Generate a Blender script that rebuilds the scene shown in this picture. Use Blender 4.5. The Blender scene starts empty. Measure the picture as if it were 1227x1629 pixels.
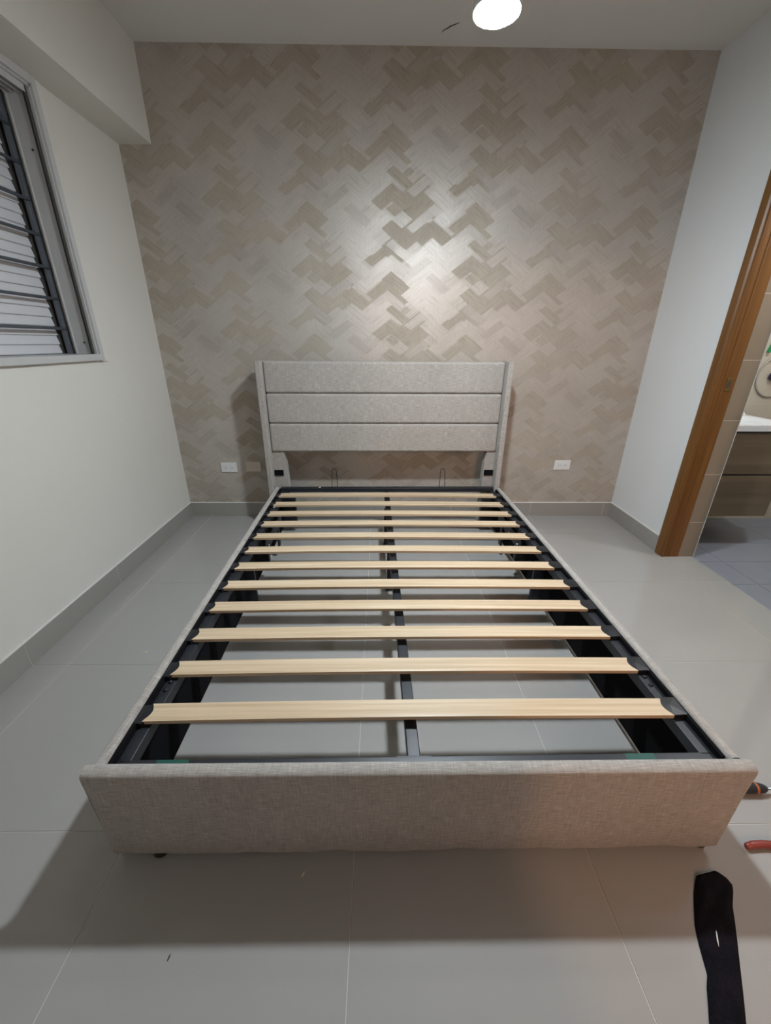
import bpy, bmesh, math, random
from mathutils import Vector, Matrix
random.seed(7)
R = math.radians
S = bpy.context.scene
C = S.collection

# ------------------------------------------------------------ camera
CAMZ = 1.27097
F_PX, PITCH, YAW, ROLL = 634.02, R(-23.005), R(0.825), R(-0.305)
def cam_dir(X, U, D):
    c, s = math.cos(ROLL), math.sin(ROLL); x = X*c+U*s; u = -X*s+U*c
    c, s = math.cos(PITCH), math.sin(PITCH); y = D*c-u*s; z = D*s+u*c
    c, s = math.cos(YAW), math.sin(YAW)
    return Vector((x*c+y*s, -x*s+y*c, z))
cd = bpy.data.cameras.new('camera'); cam = bpy.data.objects.new('camera', cd); C.objects.link(cam)
cd.sensor_fit = 'HORIZONTAL'; cd.sensor_width = 36; cd.lens = F_PX*36/1227; cd.clip_start = 0.02
m = Matrix((cam_dir(1, 0, 0), cam_dir(0, 1, 0), -cam_dir(0, 0, 1))).transposed().to_4x4()
m.translation = (0, 0, CAMZ); cam.matrix_world = m
S.camera = cam

# ------------------------------------------------------------ world, exposure
w = bpy.data.worlds.new('world'); S.world = w; w.use_nodes = True
w.node_tree.nodes['Background'].inputs[0].default_value = (.02, .025, .04, 1)
w.node_tree.nodes['Background'].inputs[1].default_value = 1
S.view_settings.view_transform = 'Standard'; S.view_settings.look = 'None'
S.view_settings.gamma = 1; S.view_settings.use_curve_mapping = False
S.view_settings.exposure = 0.0
BULB = Vector((0.325, 1.56, 2.13)); BULB_STRENGTH = 1330
def point_lamp(name, loc, energy, col, rad=.06):
    l = bpy.data.lights.new(name, 'POINT'); l.energy = energy; l.color = col; l.shadow_soft_size = rad
    o = bpy.data.objects.new(name, l); o.location = loc; C.objects.link(o); return o
HALL = point_lamp('hallway_light', (1.02, -2.2, 2.2), 92, (1, .54, .30), .05)
BATH = point_lamp('bathroom_light', (2.3, 1.95, 2.25), 36, (.93, .97, 1), .03)

# ------------------------------------------------------------ material helpers
class NT:
    def __init__(s, name):
        s.m = bpy.data.materials.new(name); s.m.use_nodes = True; s.t = s.m.node_tree; s.b = s.t.nodes['Principled BSDF']
    def n(s, typ, **kw):
        nd = s.t.nodes.new(typ)
        for k, v in kw.items(): setattr(nd, k, v)
        return nd
    def link(s, a, b): s.t.links.new(a, b)
    def val(s, v, sock):
        if hasattr(v, 'is_output') or isinstance(v, bpy.types.NodeSocket): s.link(v, sock)
        else: sock.default_value = v
    def math(s, op, a, b=0.0, c=None):
        nd = s.n('ShaderNodeMath', operation=op); s.val(a, nd.inputs[0]); s.val(b, nd.inputs[1])
        if c is not None: s.val(c, nd.inputs[2])
        return nd.outputs[0]
    def coord(s, kind='Object'): return s.n('ShaderNodeTexCoord').outputs[kind]
    def pos(s): return s.n('ShaderNodeNewGeometry').outputs['Position']
    def sep(s, v):
        nd = s.n('ShaderNodeSeparateXYZ'); s.link(v, nd.inputs[0]); return nd.outputs
    def comb(s, x, y, z=0.0):
        nd = s.n('ShaderNodeCombineXYZ')
        for i, v in enumerate((x, y, z)): s.val(v, nd.inputs[i])
        return nd.outputs[0]
    def mapping(s, v, scale=(1, 1, 1), loc=(0, 0, 0), rot=(0, 0, 0)):
        nd = s.n('ShaderNodeMapping'); s.link(v, nd.inputs[0])
        nd.inputs['Scale'].default_value = scale; nd.inputs['Location'].default_value = loc; nd.inputs['Rotation'].default_value = rot
        return nd.outputs[0]
    def noise(s, v, scale=5, detail=2, rough=.5, col=False):
        nd = s.n('ShaderNodeTexNoise'); s.link(v, nd.inputs['Vector'])
        nd.inputs['Scale'].default_value = scale; nd.inputs['Detail'].default_value = detail; nd.inputs['Roughness'].default_value = rough
        return nd.outputs['Color' if col else 'Fac']
    def white(s, v):
        nd = s.n('ShaderNodeTexWhiteNoise'); s.link(v, nd.inputs['Vector']); return nd.outputs['Value']
    def ramp(s, f, stops, interp='LINEAR'):
        nd = s.n('ShaderNodeValToRGB'); nd.color_ramp.interpolation = interp; e = nd.color_ramp.elements
        while len(e) < len(stops): e.new(.5)
        for i, (p, c) in enumerate(stops):
            e[i].position = p; e[i].color = c if len(c) == 4 else (*c, 1)
        s.val(f, nd.inputs[0]); return nd.outputs[0]
    def mix(s, f, a, b, mode='MIX'):
        nd = s.n('ShaderNodeMix', data_type='RGBA', blend_type=mode)
        s.val(f, nd.inputs[0])
        for v, i in ((a, 6), (b, 7)):
            if isinstance(v, tuple): v = v if len(v) == 4 else (*v, 1)
            s.val(v, nd.inputs[i])
        return nd.outputs[2]
    def bump(s, h, strength=.2, dist=.001):
        nd = s.n('ShaderNodeBump'); nd.inputs['Strength'].default_value = strength; nd.inputs['Distance'].default_value = dist
        s.link(h, nd.inputs['Height']); s.link(nd.outputs[0], s.b.inputs['Normal'])
    def out(s, col=None, rough=None, metal=None, spec=None):
        B = s.b.inputs
        for v, k in ((col, 'Base Color'), (rough, 'Roughness'), (metal, 'Metallic'), (spec, 'Specular IOR Level')):
            if v is None: continue
            if isinstance(v, tuple) and len(v) == 3: v = (*v, 1)
            s.val(v, B[k])
        return s.m

def plain(name, col, rough=.5, metal=0, spec=.5, var=.05, scale=20, bump=0):
    n = NT(name); f = n.noise(n.coord(), scale, 3)
    c2 = tuple(max(0, c*(1-var)) for c in col); c1 = tuple(min(1, c*(1+var)) for c in col)
    c = n.mix(f, c2, c1)
    if bump: n.bump(f, bump, .001)
    return n.out(c, rough, float(metal), spec)

def paint(name, col):
    n = NT(name); p = n.pos()
    big = n.noise(p, 2.2, 3); fine = n.noise(p, 90, 3)
    c = n.mix(big, tuple(v*.97 for v in col), tuple(min(1, v*1.03) for v in col))
    n.bump(fine, .12, .0015); return n.out(c, .55, 0.0, .3)

M = {}
M['cream'] = paint('cream_paint', (.70, .68, .625))
M['white_paint'] = paint('white_paint', (.70, .705, .70))
M['ceiling_paint'] = paint('ceiling_paint', (.70, .69, .665))
M['hall'] = paint('hall_paint', (.6, .55, .5))

def wallpaper():
    n = NT('herringbone_wallpaper'); x, y, z = n.sep(n.pos())
    cell = .076
    P8 = 8
    def layer(cell, ax, az, ox, oz, nn=2, per=8):
        X = n.math('MULTIPLY', n.math('ADD', x, ox), ax/cell); Z = n.math('MULTIPLY', n.math('ADD', z, oz), az/cell)
        u = n.math('ADD', X, Z); v = n.math('SUBTRACT', Z, X)
        i = n.math('FLOOR', u); j = n.math('FLOOR', v)
        k = n.math('FLOORED_MODULO', n.math('SUBTRACT', i, j), 2*nn)
        vert = n.math('GREATER_THAN', k, nn-.5)
        ih = n.math('SUBTRACT', i, k); jv = n.math('SUBTRACT', j, n.math('SUBTRACT', 2*nn-1, k))
        idx = n.math('ADD', n.math('MULTIPLY', ih, n.math('SUBTRACT', 1, vert)), n.math('MULTIPLY', i, vert))
        idy = n.math('ADD', n.math('MULTIPLY', j, n.math('SUBTRACT', 1, vert)), n.math('MULTIPLY', jv, vert))
        idx = n.math('FLOORED_MODULO', n.math('ADD', idx, .01), per); idy = n.math('FLOORED_MODULO', n.math('ADD', idy, .01), per)
        idx = n.math('FLOOR', idx); idy = n.math('FLOOR', idy)
        return u, v, vert, n.comb(idx, idy, n.math('MULTIPLY', vert, 7.3))
    u, v, vert, idv = layer(cell, .60, .84, .31, .12)
    rnd = n.white(idv)
    u2, v2, vert2, id2 = layer(cell*2/3, .60, .84, .05, .4, 3, 12)
    rnd2 = n.white(id2)
    # streaks running along each piece
    su = n.noise(n.comb(n.math('MULTIPLY', u, .5), n.math('MULTIPLY', v, 9.0), n.math('MULTIPLY', rnd, 40.)), 1.3, 3, .6)
    sv = n.noise(n.comb(n.math('MULTIPLY', u, 9.0), n.math('MULTIPLY', v, .5), n.math('MULTIPLY', rnd, 40.)), 1.3, 3, .6)
    vs = n.math('GREATER_THAN', n.math('ADD', n.math('MULTIPLY', vert, .7), n.math('MULTIPLY', rnd2, .35)), .55)
    st = n.math('ADD', n.math('MULTIPLY', su, n.math('SUBTRACT', 1, vs)), n.math('MULTIPLY', sv, vs))
    sx = n.noise(n.comb(n.math('MULTIPLY', x, 210.), n.math('MULTIPLY', z, 9.0)), 1, 2)      # vertical hairlines of the print
    cu = n.math('FLOORED_MODULO', n.math('FLOOR', n.math('MULTIPLY', u, .5)), 4); cv = n.math('FLOORED_MODULO', n.math('FLOOR', n.math('MULTIPLY', v, .5)), 4)
    coarse = n.white(n.comb(cu, cv, 17.0))
    base = n.math('ADD', n.math('ADD', n.math('MULTIPLY', rnd, .38), n.math('MULTIPLY', rnd2, .27)), n.math('MULTIPLY', coarse, .35))
    dark = n.ramp(base, [(0, (0, 0, 0)), (.425, (.06, .06, .06)), (.435, (.72,)*3), (.56, (.82,)*3), (.57, (1, 1, 1))])
    cloud = n.noise(n.pos(), 3.5, 3)
    col = n.mix(dark, (.405, .355, .29), (.475, .435, .385))
    col = n.mix(.5, col, n.ramp(cloud, [(.3, (.86, .84, .82)), (.65, (1.07, 1.07, 1.08))]), 'MULTIPLY')
    stc = n.ramp(st, [(.30, (.77, .75, .72)), (.44, (.97, .97, .97)), (.62, (1.06, 1.06, 1.06))])
    col = n.mix(.75, col, stc, 'MULTIPLY')
    col = n.mix(.30, col, n.ramp(sx, [(.3, (.8, .8, .8)), (.7, (1.1, 1.1, 1.1))]), 'MULTIPLY')
    col = n.mix(n.math('MULTIPLY', n.ramp(rnd2, [(.93, (0, 0, 0)), (.95, (1, 1, 1))]), .35), col, (.30, .25, .21))
    rough = n.math('ADD', .66, n.math('MULTIPLY', dark, -.14))
    n.bump(st, .1, .001)
    n.link(n.math('MULTIPLY', dark, .8), n.b.inputs['Coat Weight']); n.b.inputs['Coat Roughness'].default_value = .50
    return n.out(col, rough, n.math('MULTIPLY', dark, .32), n.math('ADD', .2, n.math('MULTIPLY', dark, .5)))
M['wallpaper'] = wallpaper()

def fabric(name, along='x', tint=(.357, .330, .300)):
    """linen weave: slubbed threads both ways"""
    n = NT(name); x, y, z = n.sep(n.pos())
    a, b = (x, n.math('ADD', z, y)) if along == 'x' else (y, n.math('ADD', z, x))
    h = n.noise(n.comb(n.math('MULTIPLY', a, 26.), n.math('MULTIPLY', b, 500.)), 1, 3, .6)
    v = n.noise(n.comb(n.math('MULTIPLY', a, 500.), n.math('MULTIPLY', b, 26.), 3.3), 1, 3, .6)
    t = n.math('ADD', n.math('MULTIPLY', h, .62), n.math('MULTIPLY', v, .38))
    big = n.noise(n.pos(), 6, 2)
    c = n.ramp(t, [(.34, tuple(q*.60 for q in tint)), (.47, tuple(q*.95 for q in tint)), (.54, tuple(q*1.04 for q in tint)), (.66, tuple(min(1, q*1.5) for q in tint))])
    c = n.mix(.3, c, n.ramp(big, [(.3, (.88, .87, .86)), (.7, (1.08, 1.08, 1.08))]), 'MULTIPLY')
    n.bump(t, .5, .0012); n.b.inputs['Sheen Weight'].default_value = .15
    return n.out(c, .9, 0.0, .15)
M['linen'] = fabric('greige_linen'); M['linen_side'] = fabric('greige_linen_lengthwise', 'y')

def wood(name, c0, c1, axis='x', rough=.5, sc=1.0, spec=.4):
    n = NT(name); o = n.coord(); x, y, z = n.sep(o)
    rnd = n.n('ShaderNodeObjectInfo').outputs['Random']
    L, A, B = {'x': (x, y, z), 'y': (y, x, z), 'z': (z, x, y)}[axis]
    vv = n.comb(n.math('MULTIPLY', L, 1.6*sc), n.math('MULTIPLY', A, 75*sc), n.math('ADD', n.math('MULTIPLY', B, 40*sc), n.math('MULTIPLY', rnd, 30.)))
    g = n.noise(vv, 1, 4, .55)
    c = n.ramp(g, [(.3, c0), (.5, tuple((a+b)/2 for a, b in zip(c0, c1))), (.62, c1)])
    c = n.mix(.25, c, n.ramp(rnd, [(0, (.92, .90, .87)), (1, (1.05, 1.05, 1.04))]), 'MULTIPLY')
    n.bump(g, .1, .0008); return n.out(c, rough, 0.0, spec)
M['pine'] = wood('pale_pine', (.475, .347, .215), (.63, .50, .35), 'x', .42)
M['door_wood'] = wood('orange_brown_door_wood', (.13, .053, .011), (.185, .082, .019), 'z', .38, .6)
M['vanity_wood'] = wood('vanity_wood', (.125, .09, .055), (.18, .135, .088), 'x', .45, .35)

def gloss_tile(name, c0, c1, rough, spec=.5, sc=3):
    n = NT(name); p = n.pos(); rnd = n.n('ShaderNodeObjectInfo').outputs['Random']
    a = n.noise(p, sc, 5, .6); b = n.noise(p, 160, 2)
    c = n.mix(a, c0, c1); c = n.mix(.06, c, n.ramp(rnd, [(0, (.8,)*3), (1, (1.1,)*3)]), 'MULTIPLY')
    r = n.math('ADD', rough, n.math('MULTIPLY', a, .03))
    return n.out(c, r, 0.0, spec)
M['floor_tile'] = gloss_tile('polished_porcelain', (.325, .314, .297), (.355, .344, .327), .07, .5)
M['grout'] = plain('pale_grout', (.56, .53, .49), .9)
M['bead'] = plain('white_bead', (.68, .67, .64), .8)
M['base_tile'] = gloss_tile('baseboard_tile', (.30, .285, .26), (.33, .315, .29), .2)
M['bath_floor'] = gloss_tile('bathroom_grey_tile', (.20, .208, .24), (.235, .243, .275), .45, .3, 8)
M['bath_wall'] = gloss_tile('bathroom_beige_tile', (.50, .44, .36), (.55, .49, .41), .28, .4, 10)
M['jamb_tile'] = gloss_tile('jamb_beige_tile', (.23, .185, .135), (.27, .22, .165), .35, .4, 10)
M['black_steel'] = plain('black_powdercoat', (.015, .017, .022), .42, 0, .5, .25, 60, .15)
M['black_plastic'] = plain('black_plastic', (.009, .010, .013), .38, 0, .5)
M['black_cloth'] = plain('black_dust_cloth', (.006, .006, .007), .95, 0, .1, .3, 200, .3)
M['knit'] = NT('black_knit').m
def knit():
    n = NT('black_ribbed_knit'); o = n.coord(); x, y, z = n.sep(o)
    rib = n.math('SINE', n.math('MULTIPLY', x, 1900.)); f = n.noise(o, 320, 3); g = n.noise(o, 18, 3)
    c = n.ramp(n.math('ADD', n.math('MULTIPLY', f, .6), n.math('MULTIPLY', g, .4)), [(.35, (.003, .003, .004)), (.7, (.014, .012, .018))])
    n.bump(n.math('ADD', rib, f), .4, .0008); return n.out(c, .95, 0.0, .1)
M['knit'] = knit()
M['chrome'] = plain('chrome', (.6, .6, .62), .2, 1, .5)
M['white_plastic'] = plain('white_plastic', (.72, .72, .71), .35)
M['beige_plastic'] = plain('beige_plastic', (.66, .58, .49), .45)
M['slot'] = plain('dark_slot', (.05, .05, .05), .6)
M['alu'] = plain('window_aluminium', (.52, .52, .51), .42, 0, .4)
M['alu_dark'] = plain('dark_gasket', (.06, .058, .055), .6)  # near-black for track ribs, track gaps and louvre channels
M['grille'] = plain('dark_grey_grille_paint', (.10, .112, .13), .42, 0, .5, .1)
M['louvre'] = plain('white_louvre', (.66, .66, .68), .38, 0, .4, .02)
M['ceramic'] = plain('white_ceramic', (.78, .80, .83), .12, 0, .6, .01)
M['dark_trim'] = plain('dark_trim', (.02, .012, .012), .4)
M['green_label'] = plain('green_sticker', (.008, .075, .055), .5)
M['green'] = plain('green_plastic', (.01, .26, .08), .5)
M['purple'] = plain('purple_plastic', (.03, .012, .06), .4)
M['wall_loop'] = plain('pale_grey_loop', (.35, .33, .29), .4)
M['orange'] = plain('orange_rubber', (.45, .10, .025), .45)
M['rubber'] = plain('black_rubber', (.012, .014, .016), .5)
M['red'] = plain('red_vinyl', (.24, .045, .032), .25)
M['crack'] = plain('crack_dark', (.05, .05, .05), .9)
M['sand'] = plain('sawdust_chip', (.6, .52, .4), .8)
M['brass'] = plain('tarnished_brass', (.30, .20, .08), .35, 1)
def emitter():
    n = NT('led_diffuser'); n.out((.9, .9, .9), .4)
    n.b.inputs['Emission Color'].default_value = (.83, .925, 1, 1); n.b.inputs['Emission Strength'].default_value = BULB_STRENGTH
    return n.m
M['led'] = emitter()
def glass():
    n = NT('window_glass'); n.b.inputs['Transmission Weight'].default_value = 1; n.b.inputs['IOR'].default_value = 1.45
    return n.out((.9, .92, .93), .05)

# ------------------------------------------------------------ mesh helpers
def link(name, me, mat, parent=None, smooth=False, bev=0, seg=2, recenter=True, **props):
    """world-space mesh -> one object, origin at its bounding centre"""
    cs = [v.co for v in me.vertices]
    lo = Vector((min(c[i] for c in cs) for i in range(3))); hi = Vector((max(c[i] for c in cs) for i in range(3)))
    org = (lo+hi)/2 if recenter else Vector()
    me.transform(Matrix.Translation(-org))
    if mat: me.materials.append(mat)
    o = bpy.data.objects.new(name, me); C.objects.link(o)
    if parent is not None:
        o.parent = parent; pw = Vector(parent.location); q = parent.parent
        while q is not None: pw += q.location; q = q.parent
        o.location = org - pw
    else: o.location = org
    if smooth:
        for p in me.polygons: p.use_smooth = True
    if bev:
        b = o.modifiers.new('bevel', 'BEVEL'); b.width = bev; b.segments = seg; b.limit_method = 'ANGLE'; b.angle_limit = R(40)
        for p in me.polygons: p.use_smooth = True
        o.modifiers.new('wn', 'WEIGHTED_NORMAL').keep_sharp = True
    for k, v in props.items(): o[k] = v
    return o
def boxes_mesh(bs, tf=None):
    bm = bmesh.new()
    for (x0, x1, y0, y1, z0, z1) in bs:
        vs = [bm.verts.new(tf(x, y, z) if tf else (x, y, z)) for x in (x0, x1) for y in (y0, y1) for z in (z0, z1)]
        for f in ((0, 1, 3, 2), (4, 6, 7, 5), (0, 4, 5, 1), (2, 3, 7, 6), (0, 2, 6, 4), (1, 5, 7, 3)):
            bm.faces.new([vs[i] for i in f])
    bmesh.ops.recalc_face_normals(bm, faces=bm.faces)
    me = bpy.data.meshes.new('m'); bm.to_mesh(me); bm.free(); return me
def box(name, b, mat, parent=None, tf=None, bev=0, seg=2, **props):
    return link(name, boxes_mesh(b if isinstance(b, list) else [b], tf), mat, parent, bev=bev, seg=seg, **props)
def prism(name, pts, axis, a0, a1, mat, parent=None, tf=None, bev=0, seg=2, smooth=False, **props):
    """closed 2-D outline extruded along an axis ('x','y','z')"""
    bm = bmesh.new(); rings = []
    for a in (a0, a1):
        ring = []
        for (p, q) in pts:
            c = {'x': (a, p, q), 'y': (p, a, q), 'z': (p, q, a)}[axis]
            ring.append(bm.verts.new(tf(*c) if tf else c))
        rings.append(ring)
    k = len(pts)
    for i in range(k): bm.faces.new((rings[0][i], rings[0][(i+1) % k], rings[1][(i+1) % k], rings[1][i]))
    bm.faces.new(rings[0][::-1]); bm.faces.new(rings[1])
    bmesh.ops.recalc_face_normals(bm, faces=bm.faces)
    me = bpy.data.meshes.new('m'); bm.to_mesh(me); bm.free()
    return link(name, me, mat, parent, bev=bev, seg=seg, smooth=smooth, **props)
def tube_mesh(bm, pts, rad, n=8, closed=False):
    pts = [Vector(p) for p in pts]; rr = rad if isinstance(rad, (list, tuple)) else [rad]*len(pts)
    rings = []; ref = None
    for i, p in enumerate(pts):
        a = pts[i-1] if (i > 0 or closed) else p; b = pts[(i+1) % len(pts)] if (i < len(pts)-1 or closed) else p
        t = (b-a).normalized()
        if ref is None: ref = Vector((0, 0, 1)) if abs(t.z) < .9 else Vector((1, 0, 0))
        u = t.cross(ref).normalized(); ref = u.cross(t).normalized()
        rings.append([bm.verts.new(p + rr[i]*(math.cos(2*math.pi*k/n)*u+math.sin(2*math.pi*k/n)*ref)) for k in range(n)])
    m_ = len(rings)
    for i in range(m_ if closed else m_-1):
        for k in range(n):
            bm.faces.new((rings[i][k], rings[i][(k+1) % n], rings[(i+1) % m_][(k+1) % n], rings[(i+1) % m_][k]))
    if not closed: bm.faces.new(rings[0][::-1]); bm.faces.new(rings[-1])
def tube(name, pts, rad, mat, parent=None, n=8, closed=False, **props):
    bm = bmesh.new(); tube_mesh(bm, pts, rad, n, closed); bmesh.ops.recalc_face_normals(bm, faces=bm.faces)
    me = bpy.data.meshes.new('m'); bm.to_mesh(me); bm.free(); return link(name, me, mat, parent, smooth=True, **props)
def lathe(name, prof, center, mat, parent=None, n=32, axis='z', **props):
    bm = bmesh.new(); rings = []
    for (r, h) in prof:
        rings.append([bm.verts.new({'z': (center[0]+r*math.cos(2*math.pi*k/n), center[1]+r*math.sin(2*math.pi*k/n), center[2]+h),
                                    'x': (center[0]+h, center[1]+r*math.cos(2*math.pi*k/n), center[2]+r*math.sin(2*math.pi*k/n)),
                                    'y': (center[0]+r*math.cos(2*math.pi*k/n), center[1]+h, center[2]+r*math.sin(2*math.pi*k/n))}[axis]) for k in range(n)])
    for i in range(len(rings)-1):
        for k in range(n): bm.faces.new((rings[i][k], rings[i][(k+1) % n], rings[i+1][(k+1) % n], rings[i+1][k]))
    bm.faces.new(rings[0]); bm.faces.new(rings[-1])
    bmesh.ops.remove_doubles(bm, verts=bm.verts, dist=1e-6); bmesh.ops.recalc_face_normals(bm, faces=bm.faces)
    me = bpy.data.meshes.new('m'); bm.to_mesh(me); bm.free(); return link(name, me, mat, parent, smooth=True, **props)
def thing(name, label, cat, loc, group=None):
    o = bpy.data.objects.new(name, None); o.empty_display_size = .05; C.objects.link(o)
    o.location = loc; o['label'] = label; o['category'] = cat
    if group: o['group'] = group
    return o
def struct(name, b, mat, **k): return box(name, b, mat, kind='structure', **k)

# ------------------------------------------------------------ room
XL, XR, YB, YF, H = -1.489, 1.839, 2.925, -1.0, 2.729
T = .19
# window opening in the left wall
WY0, WY1, WZ0, WZ1 = 1.02, 2.285, 1.20, 2.275
struct('wall_back', (XL-T, 3.30, YB, YB+.12, -.05, H+.1), M['wallpaper'])
struct('wall_left', [(XL-T, XL, YF, WY0, -.05, H+.1), (XL-T, XL, WY1, YB, -.05, H+.1),
                     (XL-T, XL, WY0, WY1, -.05, WZ0), (XL-T, XL, WY0, WY1, WZ1, H+.1)], M['cream'])
# bathroom doorway in the right wall
DY0, DY1, DZ = 1.42, 2.262, 2.10
struct('wall_right', [(XR, XR+T, DY1, YB, -.05, H+.1), (XR, XR+T, YF, DY0, -.05, H+.1), (XR, XR+T, DY0, DY1, DZ, H+.1)], M['white_paint'])
# wall behind the camera, with the doorway to the hallway
HX0, HX1 = .745, 1.55
struct('wall_front', [(XL-T, HX0, YF-.12, YF, -.05, H+.1), (HX1, XR+T, YF-.12, YF, -.05, H+.1), (HX0, HX1, YF-.12, YF, 2.1, H+.1)], M['white_paint'])
ceiling = struct('ceiling', (XL-T, 3.45, -3.1, YB+.12, H, H+.12), M['ceiling_paint'])
struct('trim_1', (XL-.002, -1.3037, YF, YB, 2.3045, H), M['cream'], label='boxed ceiling beam along the left wall')
# hairline crack in the ceiling
cp = [(.315, 2.822), (.322, 2.805), (.340, 2.792), (.352, 2.778), (.372, 2.765), (.392, 2.752)]
cw = [.0006, .0016, .0022, .0028, .002, .0006]
bm = bmesh.new(); L_, R_ = [], []
for (x, y), wd in zip(cp, cw):
    L_.append(bm.verts.new((x-wd, y-wd, H-.0012))); R_.append(bm.verts.new((x+wd, y+wd, H-.0012)))
for i in range(len(cp)-1): bm.faces.new((L_[i], L_[i+1], R_[i+1], R_[i]))
r_ = bmesh.ops.extrude_face_region(bm, geom=bm.faces[:]); bmesh.ops.translate(bm, verts=[g for g in r_['geom'] if isinstance(g, bmesh.types.BMVert)], vec=(0, 0, .0012))
bmesh.ops.recalc_face_normals(bm, faces=bm.faces); me = bpy.data.meshes.new('m'); bm.to_mesh(me); bm.free()
link('crack', me, M['crack'], ceiling, label='dark crack in the ceiling paint')

# hallway behind the camera
struct('wall_hallway', [(-.6, -.5, -3.1, YF-.12, 0, H), (2.1, 2.2, -3.1, YF-.12, 0, H), (-.6, 2.2, -3.2, -3.1, 0, H)], M['hall'])

# ------------------------------------------------------------ floor of large polished tiles
floor = struct('floor', (XL-T, XR+T+.002, -3.1, YB+.1, -.06, -.0015), M['grout'])
TP, GX, GY, GW = .632, -.0705, .693, .0022
tile_cache = {}
def tiles(parent, mat, x0, x1, y0, y1, px, py, gx, gy, ztop, zb, gw, name='floor_tile', bev=.0008):
    i0 = math.floor((x0-gx)/px); i1 = math.ceil((x1-gx)/px); j0 = math.floor((y0-gy)/py); j1 = math.ceil((y1-gy)/py)
    for i in range(i0, i1):
        for j in range(j0, j1):
            a, b = max(x0, gx+i*px+gw/2), min(x1, gx+(i+1)*px-gw/2); c, d = max(y0, gy+j*py+gw/2), min(y1, gy+(j+1)*py-gw/2)
            if b-a < .004 or d-c < .004: continue
            key = (name, round(b-a, 4), round(d-c, 4))
            org = Vector(((a+b)/2, (c+d)/2, (ztop+zb)/2))
            if key in tile_cache:
                o = bpy.data.objects.new(name, tile_cache[key]); C.objects.link(o); o.parent = parent; o.location = org-parent.location
            else:
                o = box(name, (a, b, c, d, zb, ztop), mat, parent); tile_cache[key] = o.data
            bv = o.modifiers.new('bevel', 'BEVEL'); bv.width = bev; bv.segments = 1; bv.limit_method = 'ANGLE'
tiles(floor, M['floor_tile'], XL, XR+T, YF-.12, YB, TP, TP, GX, GY, 0, -.0014, GW)
# ------------------------------------------------------------ baseboards: rows of cut tile, white grout bead on top
BH = .110; BT = .008
def baseboard(name, run, fixed, a0, a1, joints, sgn):
    """run axis 'x' or 'y'; fixed = wall plane; sgn = direction into the room"""
    f0, f1 = sorted((fixed, fixed+sgn*BT)); g1 = sorted((fixed, fixed+sgn*(BT-.0015)))
    mk = (lambda a, b, p, q, z0, z1: (a, b, p, q, z0, z1)) if run == 'x' else (lambda a, b, p, q, z0, z1: (p, q, a, b, z0, z1))
    base = struct(name, [mk(a0, a1, *g1, 0.0, BH-.001), ], M['grout'])
    box('grout_bead', mk(a0, a1, *sorted((fixed, fixed+sgn*(BT-.0005))), BH+.0002, BH+.0048), M['bead'], base, label='white bead of grout along the top')
    ed = [a0]+[j for j in joints if a0+.004 < j < a1-.004]+[a1]
    for p, q in zip(ed[:-1], ed[1:]):
        box('baseboard_tile', mk(p+.0014, q-.0014, f0, f1, .001, BH), M['base_tile'], base, bev=.0008, seg=1)
jx = [GX+TP*k for k in range(-3, 4)]; jy = [GY+.002+TP*k for k in range(-4, 5)]
baseboard('baseboard_back', 'x', YB, XL+BT, XR-BT, jx[:-1]+[1.78], -1)
baseboard('baseboard_left', 'y', XL, YF, YB, jy, 1)
baseboard('baseboard_right', 'y', XR, 2.328, YB, jy, -1)
baseboard('baseboard_front', 'x', YF, XL+BT, HX0, jx, 1)

# ------------------------------------------------------------ bathroom doorway
door = struct('door_1', (1.832, 1.935, DY1-.013, DY1-.0005, 0.0, 2.09), M['door_wood'], bev=.0015)   # jamb lining facing the camera
def casing_profile(): return [(0, .0), (0, .010), (.012, .016), (.060, .016), (.070, .009), (.078, .013), (.088, .011), (.090, 0)]
prof = [(XR-.001-d, DY1-.012-.0+.0-q+.068) for q, d in casing_profile()]
prof = [(XR+.0-d, 2.322-q*.86) for q, d in casing_profile()]
prism('casing', prof, 'z', 0.0, 2.16, M['door_wood'], door)
box('casing', (XR-.014, XR, DY0-.06, 2.322, 2.10, 2.18), M['door_wood'], door, bev=.003)
box('casing', (XR-.014, XR, DY0-.075, DY0-.0, 0, 2.16), M['door_wood'], door, bev=.003)
box('jamb', (1.832, 1.935, DY0, DY0+.014, 0, 2.09), M['door_wood'], door)
box('head_jamb', (1.832, 1.935, DY0, DY1, 2.088, 2.0995), M['door_wood'], door)
box('door_stop', (1.868, 1.8755, DY1-.0165, DY1-.012, 0, 2.085), M['door_wood'], door, bev=.002)
sp = box('strike_plate', (1.885, 1.915, DY1-.0155, DY1-.0128, 1.035, 1.105), M['brass'], door, bev=.001, label='small tarnished metal strike plate')
box('latch_hole', (1.893, 1.906, DY1-.0162, DY1-.0150, 1.050, 1.088), M['slot'], sp)
# tiled return between the wooden jamb and the bathroom
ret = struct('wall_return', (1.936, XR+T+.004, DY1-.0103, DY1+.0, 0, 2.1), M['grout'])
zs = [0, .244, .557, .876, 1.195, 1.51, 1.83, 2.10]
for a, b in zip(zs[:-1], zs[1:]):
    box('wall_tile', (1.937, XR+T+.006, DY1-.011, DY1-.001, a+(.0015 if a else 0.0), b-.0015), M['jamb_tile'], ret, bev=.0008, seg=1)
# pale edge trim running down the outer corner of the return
box('edge_trim', (XR+T+.006, XR+T+.0095, DY1-.0125, DY1+.004, 0, 2.1), M['grout'], ret, label='pale edge strip on the tiled corner')

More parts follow.
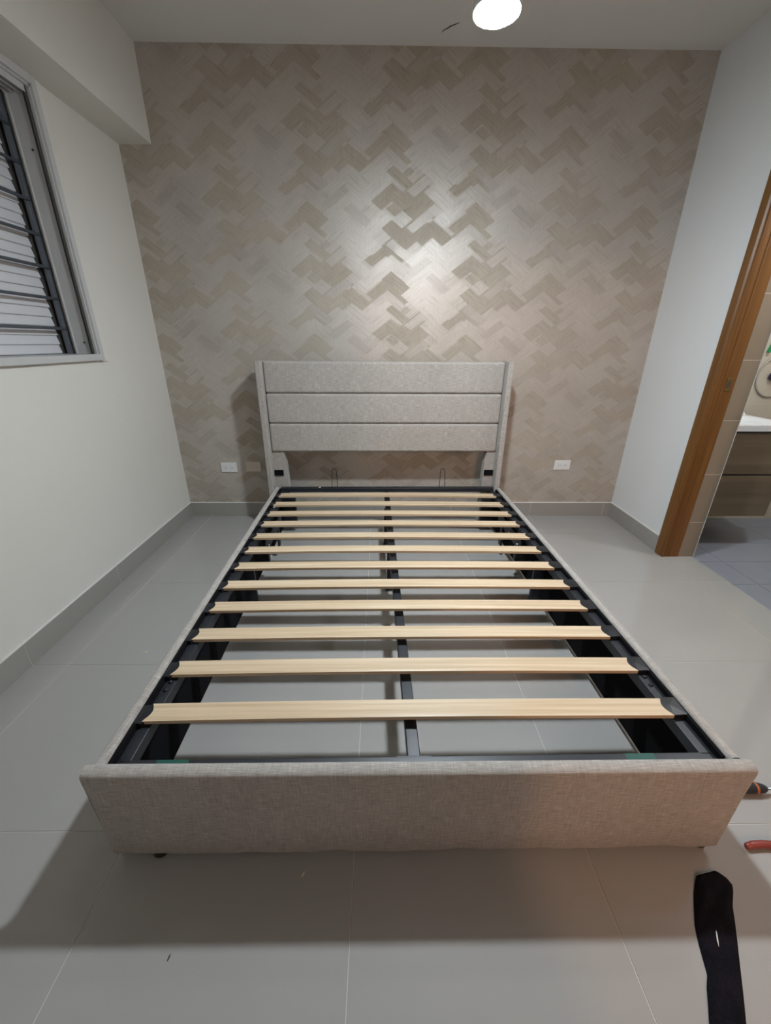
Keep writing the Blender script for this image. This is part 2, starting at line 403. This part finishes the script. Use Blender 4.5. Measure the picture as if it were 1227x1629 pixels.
# ------------------------------------------------------------ bathroom
BX0, BX1, BY0, BY1 = XR+T, 3.30, .9, 2.885
bf = struct('floor_bathroom', (BX0+.002, BX1, BY0, BY1, -.06, -.009), M['grout'])
tiles(bf, M['bath_floor'], BX0+.004, BX1, BY0, BY1, .60, .2565, 2.79, 2.449, -.006, -.0088, .003, 'bathroom_floor_tile')
wb = struct('wall_bathroom_back', (BX0, BX1+.1, BY1-.0053, YB, -.05, H+.1), M['grout'])
def walltiles(parent, x0, x1, yf, zj, xj, name='wall_tile'):
    for a, b in zip(zj[:-1], zj[1:]):
        for c, d in zip(xj[:-1], xj[1:]):
            key = (name, round(d-c, 3), round(b-a, 3))
            box(name, (c+.0012, d-.0012, yf-.006, yf, a+.0012, b-.0012), M['bath_wall'], parent, bev=.0008, seg=1)
walltiles(wb, BX0, BX1, BY1, [-.02, .281, .583, .885, 1.187, 1.489, 1.791, 2.093, 2.395, 2.70], [BX0+.01, 2.28, 2.88, BX1])
struct('wall_bathroom_right', (BX1, BX1+.1, BY0, BY1, -.05, H+.1), M['bath_wall'])
struct('wall_bathroom_front', (BX0, BX1+.1, BY0-.1, BY0, -.05, H+.1), M['bath_wall'])

# floating vanity
VX0, VX1, VY0, VZ0, VZ1 = 2.085, 2.560, 2.40, .222, .785
van = thing('bathroom_vanity', 'floating wood-look vanity cabinet with two drawers in the bathroom', 'vanity', ((VX0+VX1)/2, 2.64, VZ0))
zb_ = .725
box('cabinet_body', [(VX0, VX1, VY0+.018, BY1-.006, VZ0, zb_), (VX0, VX0+.016, VY0+.018, BY1-.006, zb_, VZ1-.002),
                     (VX1-.016, VX1, VY0+.018, BY1-.006, zb_, VZ1-.002), (VX0+.016, VX1-.016, BY1-.03, BY1-.006, zb_, VZ1-.002)], M['vanity_wood'], van)
box('drawer', (VX0, VX1, VY0, VY0+.017, VZ0, .499), M['vanity_wood'], van, bev=.0015)
box('drawer', (VX0, VX1, VY0, VY0+.017, .513, VZ1-.014), M['vanity_wood'], van, bev=.0015)
box('recess_strip', (VX0+.002, VX1-.002, VY0+.006, VY0+.0175, .498, .514), M['dark_trim'], van, label='dark finger-pull gap between the drawers')
box('recess_strip', (VX0+.002, VX1-.002, VY0+.004, VY0+.03, VZ1-.014, VZ1), M['dark_trim'], van, label='dark gap under the basin')
# basin: rim with a sunken bowl
def basin():
    x0, x1, y0, y1 = VX0-.01, VX1+.02, VY0-.008, BY1-.008; zt = .818
    nx, ny = 26, 20; bm = bmesh.new(); g = {}
    for i in range(nx+1):
        for j in range(ny+1):
            x = x0+(x1-x0)*i/nx; y = y0+(y1-y0)*j/ny
            u = abs(x-(x0+x1)/2)/((x1-x0)/2*.86); v = abs(y-(y0+y1-.06)/2)/((y1-y0)/2*.74)
            d = max(0, 1-(u**5+v**5)**(1/5)); z = zt - .085*min(1, d*3.2)**1.0*(1-.3*(1-min(1, d*1.5)))
            if y > y1-.045: z = zt+.022
            g[i, j] = bm.verts.new((x, y, z))
    for i in range(nx):
        for j in range(ny): bm.faces.new((g[i, j], g[i+1, j], g[i+1, j+1], g[i, j+1]))
    bd = [e for e in bm.edges if e.is_boundary]
    r = bmesh.ops.extrude_edge_only(bm, edges=bd); vs = [q for q in r['geom'] if isinstance(q, bmesh.types.BMVert)]
    for v in vs: v.co.z = VZ1+.001
    es = [e for e in bm.edges if e.is_boundary]; bmesh.ops.contextual_create(bm, geom=es)
    bmesh.ops.recalc_face_normals(bm, faces=bm.faces)
    me = bpy.data.meshes.new('m'); bm.to_mesh(me); bm.free()
    o = link('ceramic_basin', me, M['ceramic'], None, smooth=True); o.modifiers.new('e', 'EDGE_SPLIT').split_angle = R(50); return o
sink = basin(); sink['label'] = 'white ceramic wash basin on top of the bathroom vanity'; sink['category'] = 'sink'
# pale grey loop, purple knob and green brush hanging on the bathroom wall
wy = BY1-.013
cx, cz, rr = 2.735, 1.07, .125
wall_loop = tube('grey_wall_loop', [(cx+rr*math.cos(t), wy, cz+rr*1.08*math.sin(t)) for t in [2*math.pi*k/40 for k in range(40)]], .0055, M['wall_loop'], None, closed=True)
wall_loop['label'] = 'pale grey loop against the beige bathroom wall tiles'; wall_loop['category'] = 'wall_loop'
pk = lathe('hook_knob', [(.006, .001), (.012, -.004), (.030, -.010), (.034, -.020), (.028, -.030), (.010, -.034)], (2.715, BY1-.006, 1.075), M['purple'], None, 20, 'y')
pk['label'] = 'dark purple round knob inside the grey loop'; pk['category'] = 'knob'
gb = thing('scrub_brush', 'green plastic brush hanging on the bathroom wall', 'brush', (2.66, BY1-.02, 1.36))
prism('handle', [(2.615, 1.225), (2.628, 1.222), (2.69, 1.40), (2.74, 1.50), (2.70, 1.52), (2.665, 1.41)], 'y', BY1-.03, BY1-.008, M['green'], gb, bev=.003)
prism('brush_head', [(2.70, 1.50), (2.76, 1.48), (2.80, 1.56), (2.74, 1.60)], 'y', BY1-.04, BY1-.008, M['green'], gb, bev=.004)

# ------------------------------------------------------------ window with louvres and grille
win = struct('window_1', [(XL-.10, XL+.002, WY1-.012, WY1-.0005, WZ0, WZ1-.012), (XL-.10, XL+.002, WY0+.0005, WY0+.012, WZ0, WZ1-.012),
                          (XL-.10, XL+.002, WY0+.012, WY1-.012, WZ1-.012, WZ1-.0005)], M['alu'])
# casing strips on the room face, moulded
def strip(name, y0, y1, z0, z1, mat=M['alu'], x1=.010): return box(name, (XL-.001, XL+x1, y0, y1, z0, z1), mat, win, bev=.003)
strip('window_casing', WY1-.004, WY1+.024, WZ0-.03, WZ1+.03, M['alu'], .014)
strip('window_casing', WY1+.024, WY1+.060, WZ0-.03, WZ1+.045, M['cream'], .007)
strip('window_casing', WY0-.060, WY0+.004, WZ0-.03, WZ1+.045, M['cream'], .007)
strip('window_casing', WY0-.024, WY1-.0045, WZ1-.004, WZ1+.03, M['alu'], .014)
box('window_sill', (XL-.175, XL+.022, WY0-.03, WY1+.002, WZ0-.022, WZ0+.010), M['alu'], win, bev=.003, label='white window sill')
# sliding tracks: thin ribs on jamb and head
for k, xx in enumerate((-.010, -.022)):
    box('track_rib', (XL+xx-.0022, XL+xx+.0, WY1-.022, WY1-.012, WZ0+.01, WZ1-.012), M['alu_dark'], win)
for k, xx in enumerate((-.012, -.040, -.068, -.096)):
    box('track_rib', (XL+xx-.002, XL+xx+.001, WY0+.012, WY1-.012, WZ1-.036, WZ1-.012), M['alu'], win)
    box('track_gap', (XL+xx-.014, XL+xx-.003, WY0+.012, WY1-.012, WZ1-.018, WZ1-.0119), M['alu_dark'], win)
box('jamb_ridge', (XL-.104, XL-.096, WY1-.020, WY1-.011, WZ0+.01, WZ1-.012), M['alu'], win, bev=.002)
for zz in (1.265, 2.05):
    lathe('screw', [(.0005, .002), (.0045, .0), (.0045, .003)], (XL-.05, WY1-.0155, zz), M['slot'], win, 10, 'y')
# wall reveal beyond the frame, burglar grille, louvres
gx = XL-.130
gr = thing('window_grille', 'dark grey steel burglar grille with horizontal bars in front of the louvres', 'grille', (gx, (WY0+WY1)/2, WZ0+.01))
box('upright', (gx-.008, gx+.008, WY1-.034, WY1-.001, WZ0+.0095, WZ1), M['grille'], gr, bev=.0015)
box('upright', (gx-.008, gx+.008, WY0+.001, WY0+.034, WZ0+.0095, WZ1), M['grille'], gr, bev=.0015)
for k in range(7):
    z = 1.329+.1345*k
    tube('bar', [(gx+.009, WY0+.02, z), (gx+.009, WY1-.02, z)], .0072, M['grille'], gr, 10)
lx = XL-.168
lou = thing('louvre_window', 'white louvred shutter closed behind the dark grille', 'window louvres', (lx, (WY0+WY1)/2, WZ0))
lv0 = None
LP_ = .0425
for k in range(25):
    z = WZ0+.012+LP_*k
    if lv0 is None:
        lv0 = prism('louvre', [(lx-.004, z+.004), (lx+.006, z), (lx+.0085, z+.003), (lx-.001, z+LP_+.003), (lx-.004, z+LP_+.003)], 'y', WY0+.002, WY1-.036, M['louvre'], lou); base = lv0.location.copy()
    else:
        o = lv0.copy(); C.objects.link(o); o.parent = lou; o.location = base+Vector((0, 0, LP_*k))
box('louvre_channel', (lx-.012, lx+.012, WY1-.036, WY1-.001, WZ0+.011, WZ1), M['alu_dark'], lou)
box('louvre_channel', (lx-.012, lx-.005, WY0+.001, WY1-.034, WZ0+.011, WZ1), M['alu_dark'], lou)

# ------------------------------------------------------------ pendant bulb
bl = thing('pendant_bulb', 'lit white LED bulb hanging from the ceiling above the bed', 'light bulb', BULB)
br = .063
CR = br*.94; Rs = CR/math.sin(R(58))
lathe('diffuser', [(max(.001, Rs*math.sin(t)), -.004-Rs*(math.cos(t)-math.cos(R(58)))) for t in [R(a) for a in (0, 6, 12, 18, 24, 30, 36, 42, 48, 53, 58)]]+[(CR*.9, -.003)], BULB, M['led'], bl, 32)
lathe('housing', [(CR*.97, -.0028), (CR*1.0, -.004), (br*1.02, -.012), (br*1.05, -.012), (br*1.05, .01), (br*.98, .03), (br*.6, .085), (.022, .12), (.018, .16), (.004, .165)], BULB, M['white_plastic'], bl, 32)
tube('cord', [BULB+Vector((0, 0, .15)), (BULB.x, BULB.y, H-.02)], .003, M['white_plastic'], bl)
lathe('ceiling_rose', [(.01, -.035), (.045, -.02), (.05, -.0005), (.01, -.0004)], (BULB.x, BULB.y, H), M['white_plastic'], bl, 24)

# ------------------------------------------------------------ outlets on the back wall
def plate(cx, cz, w_, h_, mat, name, label, duplex):
    t = thing(name, label, 'wall plate' if not duplex else 'outlet', (cx, YB, cz), )
    box('cover_plate', (cx-w_/2, cx+w_/2, YB-.007, YB-.0002, cz-h_/2, cz+h_/2), mat, t, bev=.003)
    if duplex:
        for s in (-1, 1):
            f = box('receptacle', (cx+s*.021-.0165, cx+s*.021+.0165, YB-.0085, YB-.0068, cz-.016, cz+.016), mat, t, bev=.002)
            x = cx+s*.021
            box('slot', [(x-.009, x-.001, YB-.0088, YB-.0083, cz+.006, cz+.008), (x-.009, x-.001, YB-.0088, YB-.0083, cz-.008, cz-.006),
                         (x+.005, x+.010, YB-.0088, YB-.0083, cz-.0025, cz+.0025)], M['slot'], f)
        lathe('screw', [(.001, -.0086), (.003, -.0082), (.003, -.007)], (cx, YB, cz), M['white_plastic'], t, 8, 'y')
plate(-1.144, .397, .118, .074, M['white_plastic'], 'power_outlet', 'white double power outlet low on the wall left of the bed', True)
plate(-.961, .404, .114, .076, M['beige_plastic'], 'blank_plate', 'blank beige wall plate beside the left outlet', False)
plate(1.388, .419, .122, .076, M['white_plastic'], 'power_outlet', 'white double power outlet low on the wall right of the bed', True)

# ------------------------------------------------------------ bed
BXo, BYo = .1044, .623
SH = .0215
def Tb(x, y, z): return Vector((BXo + x - SH*y, BYo + y + .006*x, z))
bed = thing('bed_frame', 'greige linen upholstered queen bed frame with bare pine slats and panelled headboard', 'bed', (BXo, BYo+1.05, 0))
def bbox(name, b, mat, **k): return box(name, b, mat, bed, tf=Tb, **k)
def bump_poly(t0, t1, z0, z1, r, n=5):
    """board section: rounded top; (t across, z up)"""
    pts = [(t0, z0+.004), (t0+.004, z0), (t1-.004, z0), (t1, z0+.004)]
    for k in range(n+1):
        a = R(90*k/n); pts.append((t1-r+r*math.cos(a), z1-r+r*math.sin(a)))
    for k in range(n+1):
        a = R(90+90*k/n); pts.append((t0+r+r*math.cos(a), z1-r+r*math.sin(a)))
    return pts
# footboard: padded, slightly crowned towards its top edge
def footboard():
    x0, x1, z0, z1, th = -.806, .798, .030, .337, .034
    nx = 60; bm = bmesh.new(); rings = []
    prof = [(.004, 0, 0), (.0, .004, 0), (-.001, .08, 0), (-.002, .20, 0), (-.002, .27, 0), (-.001, .291, 0), (.0005, .297, 0), (.0035, .3010, 0), (.010, .3035, 0), (.020, .3055, 0), (.030, .3045, 0), (.034, .300, 0), (.0345, .29, 0), (.034, .0, 0)]
    for i in range(nx+1):
        f = i/nx; x = x0+(x1-x0)*f; e = min(f, 1-f)*(x1-x0); ring = []
        pinch = .004*max(0, 1-e/.012)**2; zb0 = -.008*(1-f)
        for (py, pz, _) in prof:
            wob = .0012*math.sin(f*37+pz*11)+.0010*math.sin(f*91)
            z = z0+pz; 
            if pz < .01: z += zb0; z += .002*math.sin(f*23)+.0012*math.sin(f*57)
            y = py+(wob if pz < .28 else 0)
            y = y*(1-.0)+ (.017-y)*min(1, pinch/.02)*.5
            flare = .006*max(0, (pz-.22)/.09)*(1 if f > .5 else -1)*max(0, 1-e/.05)
            ring.append(bm.verts.new(Tb(x+flare, y, z)-Vector((0, .006*x, 0))*1.0))
        rings.append(ring)
    k = len(prof)
    for i in range(nx):
        for j in range(k): bm.faces.new((rings[i][j], rings[i][(j+1) % k], rings[i+1][(j+1) % k], rings[i+1][j]))
    bm.faces.new(rings[0]); bm.faces.new(rings[-1][::-1])
    bmesh.ops.recalc_face_normals(bm, faces=bm.faces); me = bpy.data.meshes.new('m'); bm.to_mesh(me); bm.free()
    o = link('footboard', me, M['linen'], bed, smooth=True); es = o.modifiers.new('e', 'EDGE_SPLIT'); es.split_angle = R(60); return o
footboard()
for s in (-1, 1):
    fx = Tb(s*.74+(.035 if s > 0 else .045), .026, 0)
    lathe('foot', [(.018, .0), (.021, .004), (.021, .016), (.017, .034)], fx, M['black_plastic'], bed, 16)
    # side rail, two boards long, with its dark lining
    X0, X1 = (.767, .796) if s > 0 else (-.804, -.775)
    prism('side_rail', bump_poly(X0, X1, .030, .326, .0125), 'y', .035, 2.062, M['linen_side'], bed, tf=Tb, smooth=False)
    a, b = (.757, .7665) if s > 0 else (-.7745, -.765)
    bbox('rail_lining', (a, b, .045, 2.055, .032, .3155), M['black_cloth'])
    ix = s*.700 if s > 0 else -.712
    lo, hi = sorted((ix, a if s > 0 else b))
    bbox('support_plate', (lo, hi, 1.105, 1.122, .0, .262), M['black_steel'], bev=.002)
    # perimeter tube of the slat frame
    lo, hi = (.722, .7565) if s > 0 else (-.7645, -.730)
    sb = bbox('side_tube', (lo, hi, .062, 2.055, .264, .300), M['black_steel'], bev=.003)
    mid = (lo+hi)/2
    for yy in (.288, .320, 1.02, 1.05):
        p = Tb(mid, yy, .300); lathe('bolt', [(.0065, -.001), (.0065, .003), (.004, .0055), (.001, .0056)], p, M['black_plastic'], sb, 12)
    # hinge hardware of the lifting mechanism
    q = s*.705
    mech = bbox('hinge_bracket', [(q-.004, q+.004, 1.32, 1.74, .20, .262), (q-.010, q+.002, 1.36, 1.39, .12, .25), (q-.010, q+.002, 1.62, 1.66, .08, .24)], M['black_steel'], bev=.002)
    for yy, zz in ((1.36, .23), (1.50, .235), (1.64, .23)):
        lathe('bolt', [(.006, -.006), (.006, .004), (.002, .008)], Tb(q-.008*s, yy, zz), M['chrome'], mech, 10, 'x')
    bbox('corner_plate', (min(s*.755, s*.66), max(s*.755, s*.66), 1.995, 2.04, .06, .27), M['black_steel'], bev=.002)
    pp = Tb(s*.722-.022, 1.74, .302); lathe('cap_screw', [(.001, .004), (.006, .003), (.007, 0)], pp, M['white_plastic'], sb, 10)
cross = bbox('cross_tube', (-.765, .757, .040, .070, .264, .300), M['black_steel'], bev=.003)
for x0, x1 in ((-.665, -.585), (.525, .600)):
    box('sticker', (x0, x1, .042, .068, .3001, .3006), M['green_label'], cross, tf=Tb, label='dark green sticker')
ch = bbox('cross_tube', (-.765, .757, 2.050, 2.082, .290, .322), M['black_steel'], bev=.003)
lathe('cap_screw', [(.001, .004), (.006, .003), (.007, 0)], Tb(-.49, 2.062, .322), M['white_plastic'], ch, 10)
cb = bbox('centre_beam', (-.033, .001, .070, 2.052, .262, .292), M['black_steel'], bev=.003)
box('end_plate', (-.062, .030, .066, .0715, .262, .2995), M['black_steel'], cb, tf=Tb, bev=.001)
box('channel_recess', (-.0245, -.0075, .135, .185, .2921, .2924), M['black_plastic'], cb, tf=Tb)
for yy in (1.262, 1.80):
    bbox('centre_leg', [(-.040, -.012, yy-.012, yy+.016, .006, .262), (-.046, -.006, yy-.02, yy+.022, .0, .007)], M['black_steel'], bev=.002)
# slats and their end holders
SY = [.166, .331, .491, .650, .803, .960, 1.115, 1.270, 1.428, 1.575, 1.732, 1.893]
def slat_mesh():
    """bowed plank with concave ends; local origin at front edge, centre"""
    x0, x1, D, th, nx, ny = -.752, .722, .058, .0125, 40, 8
    bm = bmesh.new(); top = {}; bot = {}
    for i in range(nx+1):
        for j in range(ny+1):
            v = j/ny; cv = .013*math.sin(math.pi*v)
            a, b = x0+cv+.002*v, x1-cv-.004*v
            x = a+(b-a)*i/nx; y = D*v; z = .0065*(1-((2*i/nx)-1)**2)
            top[i, j] = bm.verts.new((x, y, th+z-(.0012 if j in (0, ny) else 0))); bot[i, j] = bm.verts.new((x, y, z))
    for i in range(nx):
        for j in range(ny):
            bm.faces.new((top[i, j], top[i+1, j], top[i+1, j+1], top[i, j+1])); bm.faces.new((bot[i, j], bot[i, j+1], bot[i+1, j+1], bot[i+1, j]))
        bm.faces.new((top[i, 0], bot[i, 0], bot[i+1, 0], top[i+1, 0])); bm.faces.new((top[i, ny], top[i+1, ny], bot[i+1, ny], bot[i, ny]))
    for j in range(ny):
        bm.faces.new((top[0, j], top[0, j+1], bot[0, j+1], bot[0, j])); bm.faces.new((top[nx, j], bot[nx, j], bot[nx, j+1], top[nx, j+1]))
    bmesh.ops.recalc_face_normals(bm, faces=bm.faces); me = bpy.data.meshes.new('slat'); bm.to_mesh(me); bm.free()
    me.materials.append(M['pine']); return me
def holder_mesh(s):
    """plastic cup: convex tongue against the slat end, raised lip, block against the rail"""
    bm = bmesh.new(); n = 9; D = .062; xo = .021 if s < 0 else .040
    inner = [(-(.013*math.sin(math.pi*k/(n-1)))-.0005, -.002+D*k/(n-1)) for k in range(n)]
    pts = inner+[(xo, D-.004), (xo, .0)]
    rings = [[bm.verts.new((s*p[0], p[1], z)) for p in pts] for z in (-.0055, .0105)]
    k = len(pts)
    for i in range(k): bm.faces.new((rings[0][i], rings[0][(i+1) % k], rings[1][(i+1) % k], rings[1][i]))
    bm.faces.new(rings[0][::-1])
    # gently domed top
    c = bm.verts.new((s*.010, D/2, .0125))
    for i in range(k): bm.faces.new((rings[1][i], rings[1][(i+1) % k], c))
    bmesh.ops.recalc_face_normals(bm, faces=bm.faces); me = bpy.data.meshes.new('slat_holder'); bm.to_mesh(me); bm.free()
    me.materials.append(M['black_plastic']); return me
sm = slat_mesh(); hm = {s: holder_mesh(s) for s in (-1, 1)}
for k, y in enumerate(SY):
    rz = R(.45)*(1-k/5.5)
    def put(name, me, x, z):
        o = bpy.data.objects.new(name, me); C.objects.link(o); o.parent = bed
        o.location = Tb(x, y, z)-bed.location+Vector((0, rz*x*.6, 0)); o.rotation_euler = (0, 0, rz*.6); return o
    put('slat', sm, 0, .3057 + .0005*math.sin(k*2.3))
    put('slat_holder', hm[-1], -.752, .3055); put('slat_holder', hm[1], .722, .3055)
# headboard: two wings, three padded channels, two legs
HBX = [(-.812, .762)]
for s, (a, b) in ((-1, (-.846, -.811)), (1, (.750, .785))):
    prism('headboard_wing', [(a, 2.032+.004), (a+.004, 2.032), (b-.004, 2.032), (b, 2.036), (b, 2.190), (a, 2.190)], 'z', .0, 1.163, M['linen'], bed, tf=Tb, bev=.0)
for z0, z1 in ((.572, .766), (.768, .962), (.964, 1.160)):
    pad = bbox('headboard_panel', (-.8105, .7495, 2.090, 2.165, z0, z1), M['linen'], bev=.016, seg=4)
bbox('headboard_back', (-.8105, .7495, 2.150, 2.189, .575, 1.158), M['linen_side'])
for a, b in ((-.8105, -.715), (.675, .7495)):
    s = -1 if a < 0 else 1; inn = b if s < 0 else a; oth = a if s < 0 else b
    prism('headboard_leg', [(oth, 0), (inn+s*.0, 0), (inn, .30), (inn+s*.006, .50), (inn+s*.016, .5719), (oth, .5719)], 'y', 2.105, 2.165, M['linen'], bed, tf=Tb)
    st = bbox('hook_strap', (min(oth, oth-s*.068)+.002, max(oth, oth-s*.068)-.002, 2.0975, 2.1055, .398, .438), M['black_cloth'], bev=.001, label='short black hook-and-loop strap')
# wire mattress stops at the head
for cx_ in (-.383, .381):
    pts = [Tb(cx_-.020, 2.066, .30), Tb(cx_-.018, 2.066, .38), Tb(cx_-.015, 2.066, .436)]
    pts += [Tb(cx_-.015*math.cos(t), 2.066, .441+.018*math.sin(t)) for t in [R(20*k) for k in range(1, 9)]]
    pts += [Tb(cx_+.015, 2.066, .436), Tb(cx_+.018, 2.066, .38), Tb(cx_+.020, 2.066, .30)]
    tube('wire_stop', pts, .0023, M['black_plastic'], bed, 6, label='thin black wire loop at the head end')

# ------------------------------------------------------------ things on the floor
def sock():
    pts_l = [(.8175, .5732), (.802, .5550), (.7865, .5375), (.766, .5080), (.7468, .4792), (.7319, .4471), (.7230, .4220), (.7147, .3977), (.6993, .3795), (.6830, .3540), (.6662, .3294), (.6299, .2759), (.59, .22)]
    pts_r = [(.8808, .5846), (.8966, .5671), (.8995, .5540), (.8929, .5427), (.8663, .5124), (.8460, .4800), (.8232, .4461), (.8000, .4120), (.7776, .3786), (.7600, .3530), (.7428, .3285), (.7053, .2750), (.67, .22)]
    nx = 10; bm = bmesh.new(); g = {}; gb = {}
    sub = 4; rows = []
    for a in range(len(pts_l)-1):
        for t in range(sub):
            f = t/sub; rows.append((Vector(pts_l[a]).lerp(Vector(pts_l[a+1]), f), Vector(pts_r[a]).lerp(Vector(pts_r[a+1]), f)))
    rows.append((Vector(pts_l[-1]), Vector(pts_r[-1])))
    # rounded toe
    for i, (l, r) in enumerate(rows):
        if i < 4:
            q = (1-i/4)**2*.05; l2 = l.lerp(r, q); r2 = r.lerp(l, q); rows[i] = (l2, r2)
    for i, (l, r) in enumerate(rows):
        for j in range(nx+1):
            p = l.lerp(r, j/nx); e = min(j, nx-j)/nx
            hgt = .004+.007*min(1, e*5)+.0016*math.sin(i*.55+j*.8)+.0014*math.sin(j*1.7-i*.33)
            if i == 0 or j in (0, nx): hgt = .0025
            g[i, j] = bm.verts.new((p.x, p.y, hgt)); gb[i, j] = bm.verts.new((p.x, p.y, .0004))
    n = len(rows)
    hole = set()
    for i in range(n-1):
        for j in range(nx):
            if (i, j) in hole: continue
            bm.faces.new((g[i, j], g[i, j+1], g[i+1, j+1], g[i+1, j])); bm.faces.new((gb[i, j], gb[i+1, j], gb[i+1, j+1], gb[i, j+1]))
    for i in range(n-1):
        bm.faces.new((g[i, 0], g[i+1, 0], gb[i+1, 0], gb[i, 0])); bm.faces.new((g[i, nx], gb[i, nx], gb[i+1, nx], g[i+1, nx]))
    for j in range(nx):
        bm.faces.new((g[0, j], gb[0, j], gb[0, j+1], g[0, j+1])); bm.faces.new((g[n-1, j], g[n-1, j+1], gb[n-1, j+1], gb[n-1, j]))
    bmesh.ops.recalc_face_normals(bm, faces=bm.faces); me = bpy.data.meshes.new('m'); bm.to_mesh(me); bm.free()
    t = thing('sock', 'long black knit sock lying flat on the floor tiles at bottom right', 'sock', (.78, .45, 0))
    o = link('knit_tube', me, M['knit'], t, smooth=True); o.modifiers.new('s', 'SUBSURF').levels = 1; o.modifiers['s'].render_levels = 1
    tube('gap_sliver', [(.784, .466, .0122), (.780, .459, .0135), (.773, .447, .0135), (.769, .438, .0125)], [.0006, .0014, .0016, .0005], M['white_plastic'], t, 6, label='pale sliver standing in for a gap that shows the floor')  # added pale sliver in place of a gap showing the floor
sock()
# screwdriver with its handle towards the bed
sd = thing('screwdriver', 'black screwdriver handle with orange ring beside the bed foot', 'tool', (1.14, .777, 0))
ax = Vector((1, -.07, 0)).normalized(); p0 = Vector((1.068, .787, .0185))
hp = [(0, .008), (.004, .013), (.014, .0165), (.035, .0175), (.060, .0165), (.082, .0150), (.100, .0135), (.110, .011), (.116, .0075)]
tube('handle', [p0+ax*a for a, r in hp], [r for a, r in hp], M['rubber'], sd, 16)
tube('grip_ring', [p0+ax*a for a in (.079, .081, .085, .087)], [.0150, .0160, .0158, .0145], M['orange'], sd, 16, label='orange ring')
tube('shaft', [p0+ax*.114, p0+ax*.23], .0038, M['chrome'], sd, 10)
# pliers with red handles
pl = thing('pliers', 'red handle of pliers lying on the tiles near the right bed foot', 'tool', (1.10, .625, 0))
def arc(pts, rad, name, mat): tube(name, pts, rad, mat, pl, 10)
arc([(.998, .632, .009), (1.003, .633, .010), (1.02, .636, .010), (1.05, .637, .0105), (1.08, .634, .011), (1.11, .628, .011), (1.14, .622, .011)], [.005, .0085, .0095, .0098, .0095, .0088, .0078], 'handle', M['red'])
arc([(1.045, .545, .009), (1.055, .552, .010), (1.07, .566, .010), (1.09, .585, .0105), (1.11, .600, .011), (1.13, .610, .011), (1.145, .614, .011)], [.005, .0085, .0095, .0098, .0095, .0088, .0078], 'handle', M['red'])
tube('jaws', [(1.135, .618, .011), (1.150, .617, .011), (1.165, .616, .011), (1.185, .614, .010), (1.205, .612, .009)], [.008, .013, .013, .009, .003], M['chrome'], pl, 10)
# specks left from assembly
def chip(px, py, l, wd, ang, mat, label):
    c, s = math.cos(ang), math.sin(ang); P = lambda a, b: (px+a*c-b*s, py+a*s+b*c)
    o = prism('debris_chip', [P(-l, -wd*.4), P(0, -wd), P(l, 0), P(.3*l, wd*.8), P(-l, wd*.5)], 'z', .0002, .0018, mat, None)
    o['label'] = label; o['category'] = 'debris'
chip(-.20, .622-.035, .007, .0022, R(60), M['sand'], 'tiny pale chip on the floor in front of the bed')
chip(-.474, .438, .006, .002, R(80), M['crack'], 'tiny dark fleck on the floor at lower left')
chip(-1.04, 1.40, .013, .003, R(20), M['sand'], 'small pale scrap on the floor left of the bed')
